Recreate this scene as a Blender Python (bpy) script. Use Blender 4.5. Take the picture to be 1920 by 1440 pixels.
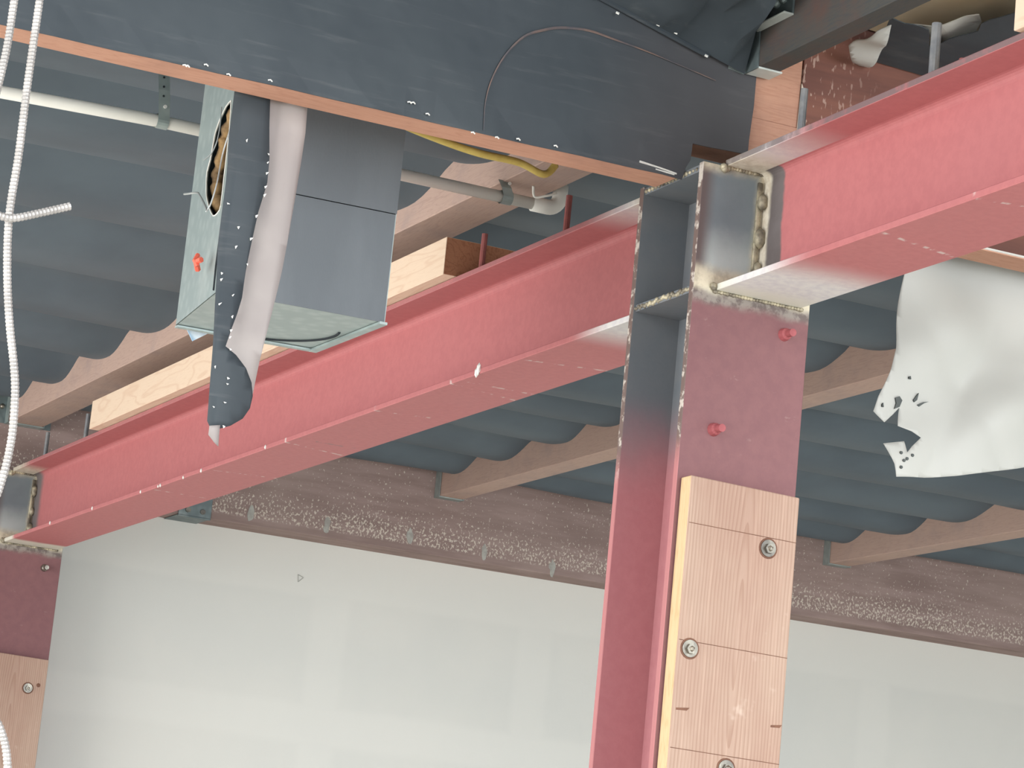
import bpy, bmesh, math, random
from mathutils import Vector, Matrix
random.seed(7)
SC = bpy.context.scene
COL = SC.collection
for o in list(bpy.data.objects):
    bpy.data.objects.remove(o)

# ------------------------------------------------------------------ camera
cam_d = bpy.data.cameras.new('camera')
cam_d.sensor_width = 36.0
cam_d.lens = 102.0
cam_d.clip_start = 0.05
cam_d.clip_end = 200
cam = bpy.data.objects.new('camera', cam_d)
COL.objects.link(cam)
RX = Vector((0.429343, 0.898122, 0.095087))
DN = Vector((-0.144961, 0.172449, -0.974293))
FW = Vector((-0.891432, 0.404522, 0.204232))
m = Matrix.Identity(4)
for i in range(3):
    m[i][0] = RX[i]; m[i][1] = -DN[i]; m[i][2] = -FW[i]
m[0][3], m[1][3], m[2][3] = 4.77608, -2.58584, 1.68503
cam.matrix_world = m
SC.camera = cam

# ------------------------------------------------------------------ daylight
W = bpy.data.worlds.new('overcast_sky')
SC.world = W
W.use_nodes = True
wb = W.node_tree.nodes['Background']
wb.inputs[0].default_value = (0.86, 0.94, 1.0, 1)
wb.inputs[1].default_value = 1.0
sd = bpy.data.lights.new('sun', 'SUN')
sd.energy = 0.45
sd.angle = math.radians(30)
sd.color = (1.0, 0.95, 0.87)
sun = bpy.data.objects.new('sun', sd)
COL.objects.link(sun)
sun.rotation_euler = Vector((-0.62, 0.70, -0.36)).to_track_quat('-Z', 'Y').to_euler()
def opening(name, loc, to, w, h, energy, col):  # area lamp standing in for daylight
    d = bpy.data.lights.new(name, 'AREA'); d.shape = 'RECTANGLE'; d.size = w; d.size_y = h
    d.energy = energy; d.color = col
    o = bpy.data.objects.new(name, d); COL.objects.link(o)
    o.location = loc; o.rotation_euler = Vector(to).to_track_quat('-Z', 'Z').to_euler()
opening('left_daylight_fill', (-.3, -7.0, 1.75), (0, 1, 0), 9.0, 3.3, 270, (1.0, .97, .93))  # added on the side the daylight comes from, to even out the far wall
opening('camera_side_fill', (12.0, 1.5, 1.9), (-1, 0, 0), 9.0, 3.4, 1000, (.93, .97, 1.0))  # added fill lamp behind the camera; no doorway stands there
SC.view_settings.view_transform = 'Standard'
SC.view_settings.look = 'None'
SC.view_settings.gamma = 1.0
SC.view_settings.use_curve_mapping = False
SC.view_settings.exposure = 0.72

# ------------------------------------------------------------------ node helper
def lin(h):
    r = []
    for i in (0, 2, 4):
        c = int(h[i:i+2], 16) / 255
        r.append(c / 12.92 if c <= .04045 else ((c + .055) / 1.055) ** 2.4)
    return (r[0], r[1], r[2], 1)

class NM:
    def __init__(s, name, rough=.7, metal=0.0, spec=.3):
        s.m = bpy.data.materials.new(name)
        s.m.use_nodes = True
        s.t = s.m.node_tree
        s.b = s.t.nodes['Principled BSDF']
        s.b.inputs['Roughness'].default_value = rough
        s.b.inputs['Metallic'].default_value = metal
        s.b.inputs['Specular IOR Level'].default_value = spec
        tc = s.t.nodes.new('ShaderNodeTexCoord')
        s.co = tc.outputs['Object']
        sp = s.t.nodes.new('ShaderNodeSeparateXYZ')
        s.t.links.new(s.co, sp.inputs[0])
        s.x, s.y, s.z = sp.outputs
    def set(s, sock, v):
        if isinstance(v, bpy.types.NodeSocket):
            s.t.links.new(v, sock)
        else:
            sock.default_value = v
    def f(s, op, a, b=0.0, c=0.0):
        n = s.t.nodes.new('ShaderNodeMath'); n.operation = op
        s.set(n.inputs[0], a); s.set(n.inputs[1], b); s.set(n.inputs[2], c)
        return n.outputs[0]
    def ss(s, v, a, b, o0=0.0, o1=1.0):
        n = s.t.nodes.new('ShaderNodeMapRange'); n.interpolation_type = 'SMOOTHSTEP'
        s.set(n.inputs[0], v)
        if a < b:
            n.inputs[1].default_value = a; n.inputs[2].default_value = b
            n.inputs[3].default_value = o0; n.inputs[4].default_value = o1
        else:
            n.inputs[1].default_value = b; n.inputs[2].default_value = a
            n.inputs[3].default_value = o1; n.inputs[4].default_value = o0
        return n.outputs[0]
    def noise(s, scale, detail=3, rough=.5, sc=(1, 1, 1), dist=0):
        mp = s.t.nodes.new('ShaderNodeMapping')
        mp.inputs['Scale'].default_value = sc
        s.t.links.new(s.co, mp.inputs[0])
        n = s.t.nodes.new('ShaderNodeTexNoise')
        n.inputs['Scale'].default_value = scale
        n.inputs['Detail'].default_value = detail
        n.inputs['Roughness'].default_value = rough
        n.inputs['Distortion'].default_value = dist
        s.t.links.new(mp.outputs[0], n.inputs[0])
        return n.outputs[0]
    def voro(s, scale, sc=(1, 1, 1)):
        mp = s.t.nodes.new('ShaderNodeMapping')
        mp.inputs['Scale'].default_value = sc
        s.t.links.new(s.co, mp.inputs[0])
        n = s.t.nodes.new('ShaderNodeTexVoronoi')
        n.inputs['Scale'].default_value = scale
        s.t.links.new(mp.outputs[0], n.inputs[0])
        return n.outputs[0]
    def mix(s, fac, a, b):
        n = s.t.nodes.new('ShaderNodeMix'); n.data_type = 'RGBA'
        s.set(n.inputs[0], fac)
        for k, v in ((6, a), (7, b)):
            if isinstance(v, str): v = lin(v)
            s.set(n.inputs[k], v)
        return n.outputs[2]
    def col(s, c):
        if isinstance(c, str): c = lin(c)
        s.set(s.b.inputs['Base Color'], c)
    def bump(s, h, strength=.3, dist=.01):
        n = s.t.nodes.new('ShaderNodeBump')
        n.inputs['Strength'].default_value = strength
        n.inputs['Distance'].default_value = dist
        s.set(n.inputs['Height'], h)
        s.t.links.new(n.outputs[0], s.b.inputs['Normal'])

def plain(name, c1, c2, scale=8, rough=.7, metal=0, bump=.15, bscale=60, sc=(1, 1, 1), spec=.3):
    n = NM(name, rough, metal, spec)
    v = n.noise(scale, 4, .55, sc)
    n.col(n.mix(n.ss(v, .35, .65), c1, c2))
    if bump: n.bump(n.noise(bscale, 3, .5, sc), bump, .004)
    return n.m

def wood(name, c1, c2, sc, stain=None, rough=.8, ring=9, knots=0.0):
    """grain runs along the axis with the smallest scale"""
    n = NM(name, rough, 0, .2)
    g = n.noise(ring, 3, .5, sc, .4)
    w = n.f('FRACT', n.f('MULTIPLY', g, 9.0))
    tri = n.f('ABSOLUTE', n.f('SUBTRACT', w, .5))
    fine = n.noise(ring * 14, 3, .6, sc)
    a = n.mix(n.f('MULTIPLY', n.ss(tri, .28, .5), .55), c1, c2)
    a = n.mix(n.f('MULTIPLY', n.ss(fine, .5, .75), .35), a, c2)
    if stain:
        a = n.mix(n.f('MULTIPLY', n.ss(n.noise(3.5, 5, .65), .48, .72), .65), a, stain)
    n.col(a)
    n.bump(fine, .25, .002)
    return n.m

RED = 'B56E6F'; RED2 = '9C6064'
# ------------------------------------------------------------------ materials
def mat_column():
    n = NM('column_steel', .62, .0, .35)
    ns = n.noise(6, 5, .6); nf = n.noise(45, 4, .65)
    red = n.mix(n.ss(nf, .3, .7), 'AB7277', 'B0787C')
    scr = n.f('MULTIPLY', n.ss(n.noise(14, 5, .7, (1, 1, 2.2)), .63, .72), n.ss(n.z, 2.55, 2.8))
    red = n.mix(n.f('MULTIPLY', scr, .28), red, 'B5A6A0')
    # outer flange face: blue mill scale, tan heat tint along the welds
    lowblue = n.ss(n.z, 3.19, 3.03)
    blue = n.mix(n.f('MULTIPLY', n.ss(ns, .3, .7), .5), '7C878C', '68737A')
    blue = n.mix(n.ss(n.f('ADD', n.z, n.f('MULTIPLY', ns, .06)), 3.17, 3.08), blue, 'B6BFBE')
    blue = n.mix(n.ss(n.y, -.09, -.122), blue, '675C5B')
    dy = n.f('DIVIDE', n.f('ADD', n.y, .075), .078)
    dz = n.f('DIVIDE', n.f('ABSOLUTE', n.f('SUBTRACT', n.z, 3.135)), .115)
    dd = n.f('ADD', n.f('MAXIMUM', dy, dz), n.f('MULTIPLY', n.f('SUBTRACT', ns, .5), .5))
    tan = n.mix(n.ss(nf, .35, .7), 'D6CDB6', 'B4AA96')
    blue = n.mix(n.ss(dd, .72, .98), blue, tan)
    zr = n.f('ADD', n.z, n.f('MULTIPLY', n.f('SUBTRACT', ns, .5), .05))
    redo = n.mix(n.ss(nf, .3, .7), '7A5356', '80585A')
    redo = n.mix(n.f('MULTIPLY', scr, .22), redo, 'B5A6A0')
    smear = n.mix(n.ss(nf, .42, .6), '8F867F', '6A5F5C')
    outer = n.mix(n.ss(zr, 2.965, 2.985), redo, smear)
    outer = n.mix(n.ss(zr, 2.99, 3.005), outer, blue)
    # inside of the column and its edges: dark mill scale running down into red primer
    dark = n.mix(n.ss(ns, .3, .7), '686E74', '747679')
    zz = n.f('ADD', n.z, n.f('MULTIPLY', n.f('SUBTRACT', ns, .5), .12))
    inner = n.mix(n.ss(zz, 2.64, 2.84), red, dark)
    spk = n.mix(n.ss(nf, .5, .62), '6A5853', 'B9AFA6')
    edge = n.mix(n.ss(zz, 2.66, 2.74), 'AA6E6F', spk)
    isout = n.ss(n.x, .1255, .1262)
    isedge = n.ss(n.y, -.1255, -.1262)
    c = n.mix(isout, inner, outer)
    c = n.mix(isedge, c, edge)
    n.col(c)
    n.bump(nf, .12, .003)
    return n.m

def mat_inner(name):
    n = NM(name, .6, .0, .35)
    ns = n.noise(7, 5, .6)
    dark = n.mix(n.ss(ns, .3, .7), '686E74', '747679')
    red = n.mix(n.ss(n.noise(40, 4, .6), .3, .7), 'AB7277', 'B0787C')
    zz = n.f('ADD', n.z, n.f('MULTIPLY', n.f('SUBTRACT', ns, .5), .12))
    n.col(n.mix(n.ss(zz, 2.64, 2.84), red, dark))
    n.bump(n.noise(45, 4, .6), .12, .003)
    return n.m

def mat_beam(name, L, kind):
    """L: beam length along local x; both ends are bare, heat tinted or dusted"""
    n = NM(name, .6, 0, .35)
    ns = n.noise(5, 5, .6); nf = n.noise(60, 4, .6)
    red = n.mix(n.ss(nf, .3, .7), RED, 'AE686A')
    red = n.mix(n.f('MULTIPLY', n.ss(n.noise(2.2, 3, .5), .5, .75), .25), red, 'AB6C6E')
    d0 = n.f('ABSOLUTE', n.x); d1 = n.f('SUBTRACT', L, d0)
    nn = n.f('MULTIPLY', n.f('SUBTRACT', ns, .5), .05)
    d0 = n.f('ADD', d0, nn); d1 = n.f('ADD', d1, nn)
    bare = n.mix(n.ss(ns, .35, .65), '5E5655', '6D6666')
    cream = n.mix(n.ss(nf, .35, .65), 'D8D0C0', 'C5BAA8')
    dust = n.mix(n.ss(nf, .3, .7), 'C9C5C8', 'D8D5D2')
    if kind == 'web':
        c = n.mix(n.ss(d0, .085, .075), red, bare)
        c = n.mix(n.ss(d0, .035, .02), c, cream)
        c = n.mix(n.ss(d1, .11, .05), c, bare)
    elif kind == 'top':
        c = n.mix(n.ss(d0, .36, .10), red, dust)
        c = n.mix(n.ss(d0, .16, .05), c, cream)
        c = n.mix(n.ss(d1, .22, .06), c, cream)
        e = n.ss(n.y, -.0788, -.0796)
        c = n.mix(n.f('MULTIPLY', e, n.ss(n.noise(9, 5, .7), .30, .5, 0, .85 if L < 3 else .25)), c, '6F6364')
    else:
        c = n.mix(n.ss(d0, .36, .16), red, dust)
        c = n.mix(n.ss(d0, .10, .02), c, 'DAD8CC')
        c = n.mix(n.ss(d1, .14, .09), c, 'D2CDC0')
    # cross scuffs where plates were dragged over the underside
    if kind == 'bottom':
        for k, xs in enumerate((-.62, -.95, -1.02, -1.42, -1.95, -2.05, -2.6, -3.1, .5, .82)):
            q = n.f('ABSOLUTE', n.f('SUBTRACT', n.f('ADD', n.x, n.f('MULTIPLY', n.y, .25 * (k % 3 - 1))), xs + .05))
            mk = n.f('MULTIPLY', n.ss(q, .008, .002), n.ss(n.noise(16, 3, .6, (1, 3, 1)), .5, .62))
            c = n.mix(n.f('MULTIPLY', mk, .7), c, 'CFC3BE' if k != 4 else '70686A')
    n.col(c)
    n.bump(nf, .08, .003)
    return n.m

def mat_drywall():
    n = NM('painted_drywall', .9, 0, .15)
    v = n.noise(1.3, 4, .55)
    base = n.mix(n.ss(v, .35, .65), 'DAD9D3', 'D5D5D0')
    tape = 'DFDED8'
    # taped joints: one along the top, one across, three upright
    nn = n.f('MULTIPLY', n.f('SUBTRACT', v, .5), .06)
    zz = n.f('ADD', n.z, nn); yy = n.f('ADD', n.y, nn)
    mk = n.ss(zz, 3.0, 3.03)
    mk = n.f('MAXIMUM', mk, n.ss(n.f('ABSOLUTE', n.f('SUBTRACT', zz, 2.55)), .09, .05))
    for q in (1.22, 2.05, 3.55, 4.4):
        mk = n.f('MAXIMUM', mk, n.f('MULTIPLY', n.ss(n.f('ABSOLUTE', n.f('SUBTRACT', yy, q)), .09, .05), .8))
    n.col(n.mix(n.f('MULTIPLY', mk, .5), base, tape))
    n.bump(n.noise(170, 2, .5), .10, .002)
    return n.m

def mat_ledger():
    n = NM('speckled_old_glulam', .85, 0, .15)
    g = n.noise(6, 4, .6, (4, .5, 4))
    base = n.mix(n.ss(g, .3, .7), 'A08B86', '8C7873')
    base = n.mix(n.f('MULTIPLY', n.ss(n.noise(1.5, 4, .6), .45, .7), .5), base, 'A9968F')
    sp = n.noise(120, 3, .6, (1, 1, .8)); big = n.noise(2.2, 3, .5)
    low = n.ss(n.z, .15, .03)
    th = n.f('ADD', n.f('MULTIPLY', low, .10), n.f('MULTIPLY', n.f('SUBTRACT', big, .5), .12))
    mk = n.ss(n.f('ADD', sp, th), .63, .68)
    mk = n.f('MULTIPLY', mk, n.ss(n.z, .004, .014))
    n.col(n.mix(n.f('MULTIPLY', mk, .75), base, 'DCD2C4'))
    n.bump(g, .2, .004)
    return n.m

def mat_glulam_right():
    n = NM('speckled_glulam_end', .85, 0, .15)
    g = n.noise(6, 4, .6, (4, .5, 4))
    base = n.mix(n.ss(g, .3, .7), '7D564B', '674842')
    sp = n.noise(110, 2, .5, (1, 1, .35))
    mk = n.f('MULTIPLY', n.ss(sp, .60, .66), n.ss(n.f('ADD', n.y, n.f('MULTIPLY', n.noise(9, 3), .12)), -.62, -.80))
    n.col(n.mix(n.f('MULTIPLY', mk, .7), base, 'B69C90'))
    n.bump(g, .2, .004)
    return n.m

def mat_black_sheet(name, scuff=False):
    n = NM(name, .55, 0, .3)
    v = n.noise(3.0, 5, .6); fz = n.noise(20, 4, .6, (1, .25, 3))
    c = n.mix(n.ss(v, .3, .7), '373E44', '3F464B')
    c = n.mix(n.f('MULTIPLY', n.ss(fz, .55, .75), .3), c, '646667')
    if scuff:   # faint brown tint where the timber shows through low down
        c = n.mix(n.f('MULTIPLY', n.ss(n.f('ADD', n.y, n.f('MULTIPLY', v, .1)), .15, .5), .25), c, '6A5A58')
    n.col(c)
    n.bump(n.noise(7, 3, .5), .25, .02)
    return n.m

def mat_galv(name, c1, c2, rough=.45, metal=.55):
    n = NM(name, rough, metal, .5)
    v = n.voro(38); w = n.noise(4, 5, .6)
    c = n.mix(n.ss(v, .1, .7), c1, c2)
    c = n.mix(n.f('MULTIPLY', n.ss(w, .5, .75), .4), c, 'C9CFCB')
    n.col(c)
    return n.m

def mat_board():
    n = NM('new_douglas_fir_board', .75, 0, .2)
    w = n.noise(7, 3, .5, (1, 1, .35))
    q = n.f('ADD', n.y, n.f('MULTIPLY', n.f('SUBTRACT', w, .5), .020))
    a = n.f('DIVIDE', n.f('SUBTRACT', q, .004), .0068)
    b = n.f('DIVIDE', n.f('SUBTRACT', n.z, 2.36), .105)
    d = n.f('SQRT', n.f('ADD', n.f('MULTIPLY', a, a), n.f('MULTIPLY', b, b)))
    t = n.f('FRACT', d)
    line = n.f('MULTIPLY', n.ss(t, .35, .95), n.ss(t, 1.0, .97))
    tone = n.noise(5, 4, .6, (1, 1, .5))
    fine = n.noise(40, 3, .6, (1, 6, .15))
    c = n.mix(n.ss(tone, .35, .65), 'A6897A', 'AF9686')
    c = n.mix(n.f('MULTIPLY', line, .42), c, '8A6857')
    c = n.mix(n.f('MULTIPLY', n.ss(fine, .5, .7), .18), c, 'D2B6A4')
    c = n.mix(n.f('MULTIPLY', n.ss(n.noise(9, 4, .7), .64, .74), .35), c, 'D6C4B6')
    n.col(c)
    n.bump(line, .1, .0015)
    return n.m

def mat_conduit():
    return plain('conduit_aluminium', 'A9A5A2', 'BDB9B6', 20, .45, .35, 0)

M = {}
M['column'] = mat_column(); M['inner'] = mat_inner('column_inner_steel')
M['weld'] = plain('weld_bead', '6E675C', 'C6BCA2', 30, .5, .3, .3)
M['studred'] = plain('stud_primer', 'A85C60', '985054', 30, .6, 0, .2)
M['rod'] = plain('rod_zinc', '7A7C80', '8C8C8C', 40, .5, .3, .3)
M['rodred'] = plain('rod_primer', '9C5A56', '8A5250', 40, .6, 0, .3)
M['drywall'] = mat_drywall(); M['ledger'] = mat_ledger(); M['glu_r'] = mat_glulam_right()
M['black'] = mat_black_sheet('black_sheet'); M['black_glu'] = mat_black_sheet('black_sheet_on_beam', True)
M['membrane'] = plain('black_roof_membrane', '5A666F', '525D66', 2.5, .62, 0, .12, 9)  # blue-grey lifted above black: haze put into the base colour
M['soffit'] = wood('glulam_timber', 'BE917B', 'AC7C67', (5, .4, 5), 'A07868')
M['rafter'] = wood('rafter_timber', 'B69C90', 'A68C82', (.4, 5, 5), '9C8A86')
M['rafterd'] = wood('rafter_dark', '54524F', '474C50', (.4, 5, 5), '6A4A42')
M['nailer'] = wood('new_douglas_fir_block', 'DFC7B0', 'D2B29A', (.45, 3, 3), None, ring=3.5)
M['nailend'] = wood('block_end_grain', 'A9765A', '8A5B45', (9, 9, 9), None, ring=2.4)
M['board'] = mat_board()
M['edge'] = wood('board_edge', 'CDB28C', 'B89870', (5, 5, .4), None)
M['galv'] = mat_galv('galvanised_sheet', 'AAB6B4', '9DAAA9'); M['galvb'] = mat_galv('galvanised_bounce_lit', 'D5DAD5', 'C8CEC9', .5, .15); M['galvd'] = mat_galv('galvanised_dark', '7B8788', '6C787A', .5, .4)  # galvb is a brighter copy: floor bounce put into seat and tab colour
M['ductf'] = plain('duct_black_face', '6F757A', '686E73', 3, .7, .1, .06, 150, (3, 3, .8))
M['pvc'] = plain('pvc_white', 'E6E5DE', 'DCDBD4', 5, .4, 0, 0)
M['grey_back'] = plain('grey_sheet_back', 'A59D9A', '978F8D', 5, .6, 0, .2, 14)
M['white_sheet'] = plain('white_plastic_sheet', 'BFBFBA', 'B6B6B1', 2, .5, 0, .12, 8)
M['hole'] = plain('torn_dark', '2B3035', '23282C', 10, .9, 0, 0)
M['insul'] = plain('duct_insulation', 'A98A5F', '6F5B45', 22, .95, 0, .6, 60)
M['kraft'] = plain('kraft_paper', 'F0E0C4', 'E2CBA6', 3, .8, 0, .3, 7)
M['yellow'] = plain('yellow_cable_jacket', 'C3AE62', 'B09A52', 18, .6, 0, .3)
M['wire'] = plain('bare_wire', 'B9BCBB', '9DA1A1', 10, .4, .6, 0)
M['orange'] = plain('orange_tape', 'F0735C', 'DE6450', 10, .6, 0, 0)
M['paper'] = plain('blue_white_paper', 'DDE6EC', '8FB2CC', 16, .7, 0, 0)
M['staple'] = plain('staple_bright', 'F2F1EC', 'E6E5E0', 10, .35, .3, 0)
M['conduit'] = mat_conduit()
M['bolt'] = plain('bolt_zinc', '9A9488', '7C7770', 30, .3, .8, .2)
M['holewood'] = plain('drilled_wood', '7A5848', '6A4B3E', 30, .9, 0, 0)
M['plaster'] = plain('plaster_smear', 'B4B3AC', '9E9A94', 30, .9, 0, .3)
M['concrete'] = plain('concrete_slab', 'DAD5CB', 'CFC9BF', 2, .9, 0, .2)
M['deck'] = plain('plywood_deck', '8E7A66', '7C6A58', 3, .9, 0, 0)
M['caulk'] = plain('joint_filler', 'DCD3C4', 'B7A898', 20, .8, 0, .2)
M['scuff'] = plain('scuffed_timber', '7A665E', '54545A', 14, .8, 0, 0)
M['pencil'] = plain('pencil_line', 'A6A6A0', 'AEAEA8', 14, .9, 0, 0)
M['tear'] = plain('tear_dark_grey', '4A4F50', '5B5F5E', 14, .9, 0, 0)  # dark grey for the white sheet's tears and nail holes

# ------------------------------------------------------------------ mesh helpers
def wloc(o):
    v = Vector((0, 0, 0))
    while o is not None:
        v += o.location; o = o.parent
    return v

def thing(name, label, cat, loc, group=None):
    o = bpy.data.objects.new(name, None)
    o.empty_display_size = .1
    COL.objects.link(o); o.location = loc
    o['label'] = label; o['category'] = cat
    if group: o['group'] = group
    return o

def tag(o, label, cat, group=None):
    o['label'] = label; o['category'] = cat
    if group: o['group'] = group
    return o

def obj(name, bm, mat, parent=None, loc=None, smooth=False, label=None, kind=None):
    """geometry comes in world metres; a part sits at its thing's base"""
    me = bpy.data.meshes.new(name)
    base = wloc(parent) if parent is not None else Vector(loc or (0, 0, 0))
    bmesh.ops.recalc_face_normals(bm, faces=bm.faces)
    bm.transform(Matrix.Translation(-base))
    bm.to_mesh(me); bm.free()
    for mt in (mat if isinstance(mat, (list, tuple)) else [mat]):
        me.materials.append(M[mt] if isinstance(mt, str) else mt)
    if smooth:
        for p in me.polygons: p.use_smooth = True
    o = bpy.data.objects.new(name, me)
    COL.objects.link(o)
    if parent is not None: o.parent = parent
    else: o.location = base
    if label: o['label'] = label
    if kind: o['kind'] = kind
    return o

def box(x0, x1, y0, y1, z0, z1, bev=0.0, bm=None, seg=1):
    b2 = bmesh.new()
    vs = [b2.verts.new((x, y, z)) for x in (x0, x1) for y in (y0, y1) for z in (z0, z1)]
    for f in ((0, 1, 3, 2), (4, 6, 7, 5), (0, 4, 5, 1), (2, 3, 7, 6), (0, 2, 6, 4), (1, 5, 7, 3)):
        b2.faces.new([vs[i] for i in f])
    bmesh.ops.recalc_face_normals(b2, faces=b2.faces)
    if bev:
        bmesh.ops.bevel(b2, geom=list(b2.edges), offset=bev, segments=seg, affect='EDGES', profile=.5)
    if bm is None: return b2
    return join(bm, b2)

def join(bm, b2):
    me = bpy.data.meshes.new('tmp'); b2.to_mesh(me); b2.free()
    bm.from_mesh(me); bpy.data.meshes.remove(me)
    return bm

def prism(poly, axis, a, b, bm=None):
    """poly: list of 2D points in the two remaining axes; extruded from a to b along axis"""
    bm = bm or bmesh.new()
    def P3(p, v):
        q = list(p); q.insert(axis, v); return q
    lo = [bm.verts.new(P3(p, a)) for p in poly]; hi = [bm.verts.new(P3(p, b)) for p in poly]
    bm.faces.new(lo); bm.faces.new(hi[::-1])
    n = len(poly)
    for i in range(n):
        bm.faces.new((lo[i], lo[(i + 1) % n], hi[(i + 1) % n], hi[i]))
    return bm

def tube(path, r, seg=10, bm=None, radf=None, cap=True):
    bm = bm or bmesh.new()
    pts = [Vector(p) for p in path]
    rings = []
    a = None
    for i, p in enumerate(pts):
        t = (pts[min(i + 1, len(pts) - 1)] - pts[max(i - 1, 0)])
        t = t.normalized() if t.length > 1e-9 else Vector((0, 0, 1))
        if a is None:
            a = t.cross(Vector((.31, .77, .55)))
            if a.length < .2: a = t.cross(Vector((1, 0, 0)))
        else:
            a = a - t * a.dot(t)
        a.normalize(); c = t.cross(a)
        rr = radf(i) if radf else r
        rings.append([bm.verts.new(p + (a * math.cos(2 * math.pi * k / seg) + c * math.sin(2 * math.pi * k / seg)) * rr) for k in range(seg)])
    for i in range(len(rings) - 1):
        for k in range(seg):
            bm.faces.new((rings[i][k], rings[i][(k + 1) % seg], rings[i + 1][(k + 1) % seg], rings[i + 1][k]))
    if cap:
        bm.faces.new(rings[0][::-1]); bm.faces.new(rings[-1])
    return bm

def smooth_path(pts, n=12):
    pts = [Vector(p) for p in pts]; out = []
    for i in range(len(pts) - 1):
        p0 = pts[max(i - 1, 0)]; p1 = pts[i]; p2 = pts[i + 1]; p3 = pts[min(i + 2, len(pts) - 1)]
        for k in range(n):
            t = k / n
            out.append(.5 * ((2 * p1) + (p2 - p0) * t + (2 * p0 - 5 * p1 + 4 * p2 - p3) * t * t + (3 * p1 - p0 - 3 * p2 + p3) * t ** 3))
    out.append(pts[-1])
    return out

def lumps(pts, r, bm=None, sx=(1, 1, 1)):
    bm = bm or bmesh.new()
    for p in pts:
        s = r * random.uniform(.75, 1.25)
        g = bmesh.ops.create_icosphere(bm, subdivisions=1, radius=s)['verts']
        for v in g:
            v.co = Vector((v.co.x * sx[0], v.co.y * sx[1], v.co.z * sx[2])) + Vector(p)
    return bm

def sheet(poly, axis, func, step, thick, bm=None):
    """flat outline cut into a grid, pushed out of plane by func, given real thickness"""
    bm = bmesh.new()
    def P3(p): q = list(p); q.insert(axis, 0.0); return q
    bm.faces.new([bm.verts.new(P3(p)) for p in poly])
    for d in range(2):
        a = min(p[d] for p in poly); b = max(p[d] for p in poly)
        no = [0, 0]; no[d] = 1; no.insert(axis, 0)
        v = a + step
        while v < b:
            co = [0, 0]; co[d] = v; co.insert(axis, 0)
            bmesh.ops.bisect_plane(bm, geom=list(bm.verts) + list(bm.edges) + list(bm.faces), plane_co=co, plane_no=no, dist=1e-5)
            v += step
    bmesh.ops.remove_doubles(bm, verts=bm.verts, dist=1e-4)
    bmesh.ops.triangulate(bm, faces=[f for f in bm.faces if len(f.verts) > 4])
    back = {}
    for v in list(bm.verts):
        q = [c for i, c in enumerate(v.co) if i != axis]
        v.co[axis] = func(q[0], q[1])
    if thick:
        faces = list(bm.faces)
        be = [e for e in bm.edges if e.is_boundary]
        cp = {}
        for v in list(bm.verts):
            c = v.co.copy(); c[axis] -= thick; cp[v] = bm.verts.new(c)
        for f in faces: bm.faces.new([cp[v] for v in f.verts][::-1])
        for e in be:
            a, b = e.verts
            bm.faces.new((a, b, cp[b], cp[a]))
    return bm

def disc(bm, c, r, axis=0, h=.004, seg=14):
    c = Vector(c); lo = []; hi = []
    for k in range(seg):
        a = 2 * math.pi * k / seg
        p = [math.cos(a) * r, math.sin(a) * r]; p.insert(axis, 0)
        d = Vector((0, 0, 0)); d[axis] = h
        lo.append(bm.verts.new(c + Vector(p))); hi.append(bm.verts.new(c + Vector(p) * .97 + d))
    bm.faces.new(lo[::-1]); bm.faces.new(hi)
    for k in range(seg): bm.faces.new((lo[k], lo[(k + 1) % seg], hi[(k + 1) % seg], hi[k]))
    return bm

FLAP_BLACK=[(-0.9949,3.247),(-0.9277,3.2518),(-0.9213,3.1817),(-0.9152,3.122),(-0.9149,3.0764),(-0.9256,3.0187),(-0.9298,2.9677),(-0.9347,2.9067),(-0.9368,2.8566),(-0.9433,2.8256),(-0.9518,2.7944),(-0.959,2.7615),(-0.9371,2.7497),(-0.9133,2.7304),(-0.8972,2.7077),(-0.8903,2.6853),(-0.8927,2.6623),(-0.9054,2.6405),(-0.9287,2.6228),(-0.9527,2.6119),(-0.9657,2.6107),(-0.9734,2.6239),(-0.975,2.6529),(-0.9791,2.7107),(-0.9823,2.769),(-0.9854,2.8276),(-0.9876,2.8865),(-0.992,2.9553),(-0.993,3.005),(-0.9932,3.0651),(-0.9959,3.1452),(-0.9949,3.1961)]
FLAP_GREY=[(-0.9365,3.2486),(-0.8537,3.2517),(-0.8512,3.1856),(-0.8529,3.129),(-0.857,3.057),(-0.8616,2.9904),(-0.8662,2.9241),(-0.872,2.868),(-0.8781,2.8072),(-0.8838,2.7517),(-0.8879,2.6918),(-0.8915,2.6706),(-0.8999,2.6897),(-0.917,2.7211),(-0.9403,2.7444),(-0.9633,2.757),(-0.9565,2.7848),(-0.9476,2.8121),(-0.9473,2.826),(-0.9361,2.835),(-0.9429,2.8744),(-0.94,2.9098),(-0.9395,2.9648),(-0.9354,3.0157),(-0.9292,3.0673),(-0.9262,3.1287)]
FLAP_TIP=[(-0.9719,2.6138),(-0.9504,2.6194),(-0.9498,2.5981),(-0.9487,2.5808),(-0.9584,2.586),(-0.9719,2.5973)]
SHEET=[(0.4734,3.2216),(0.5223,3.2369),(0.575,3.2586),(0.6182,3.2548),(0.7899,3.2591),(0.8282,3.1891),(0.8324,3.0313),(0.8319,2.8455),(0.7611,2.8228),(0.6086,2.7814),(0.5522,2.7689),(0.4466,2.7496),(0.4408,2.7745),(0.4201,2.8143),(0.468,2.8267),(0.4724,2.8035),(0.4863,2.8189),(0.5134,2.843),(0.4912,2.8523),(0.458,2.8576),(0.4621,2.8844),(0.4648,2.8979),(0.4485,2.8809),(0.4264,2.8598),(0.3999,2.878),(0.4086,2.9099),(0.4224,2.9396),(0.4362,2.9715),(0.4502,3.0179),(0.4603,3.0969),(0.4681,3.1593)]
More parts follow.
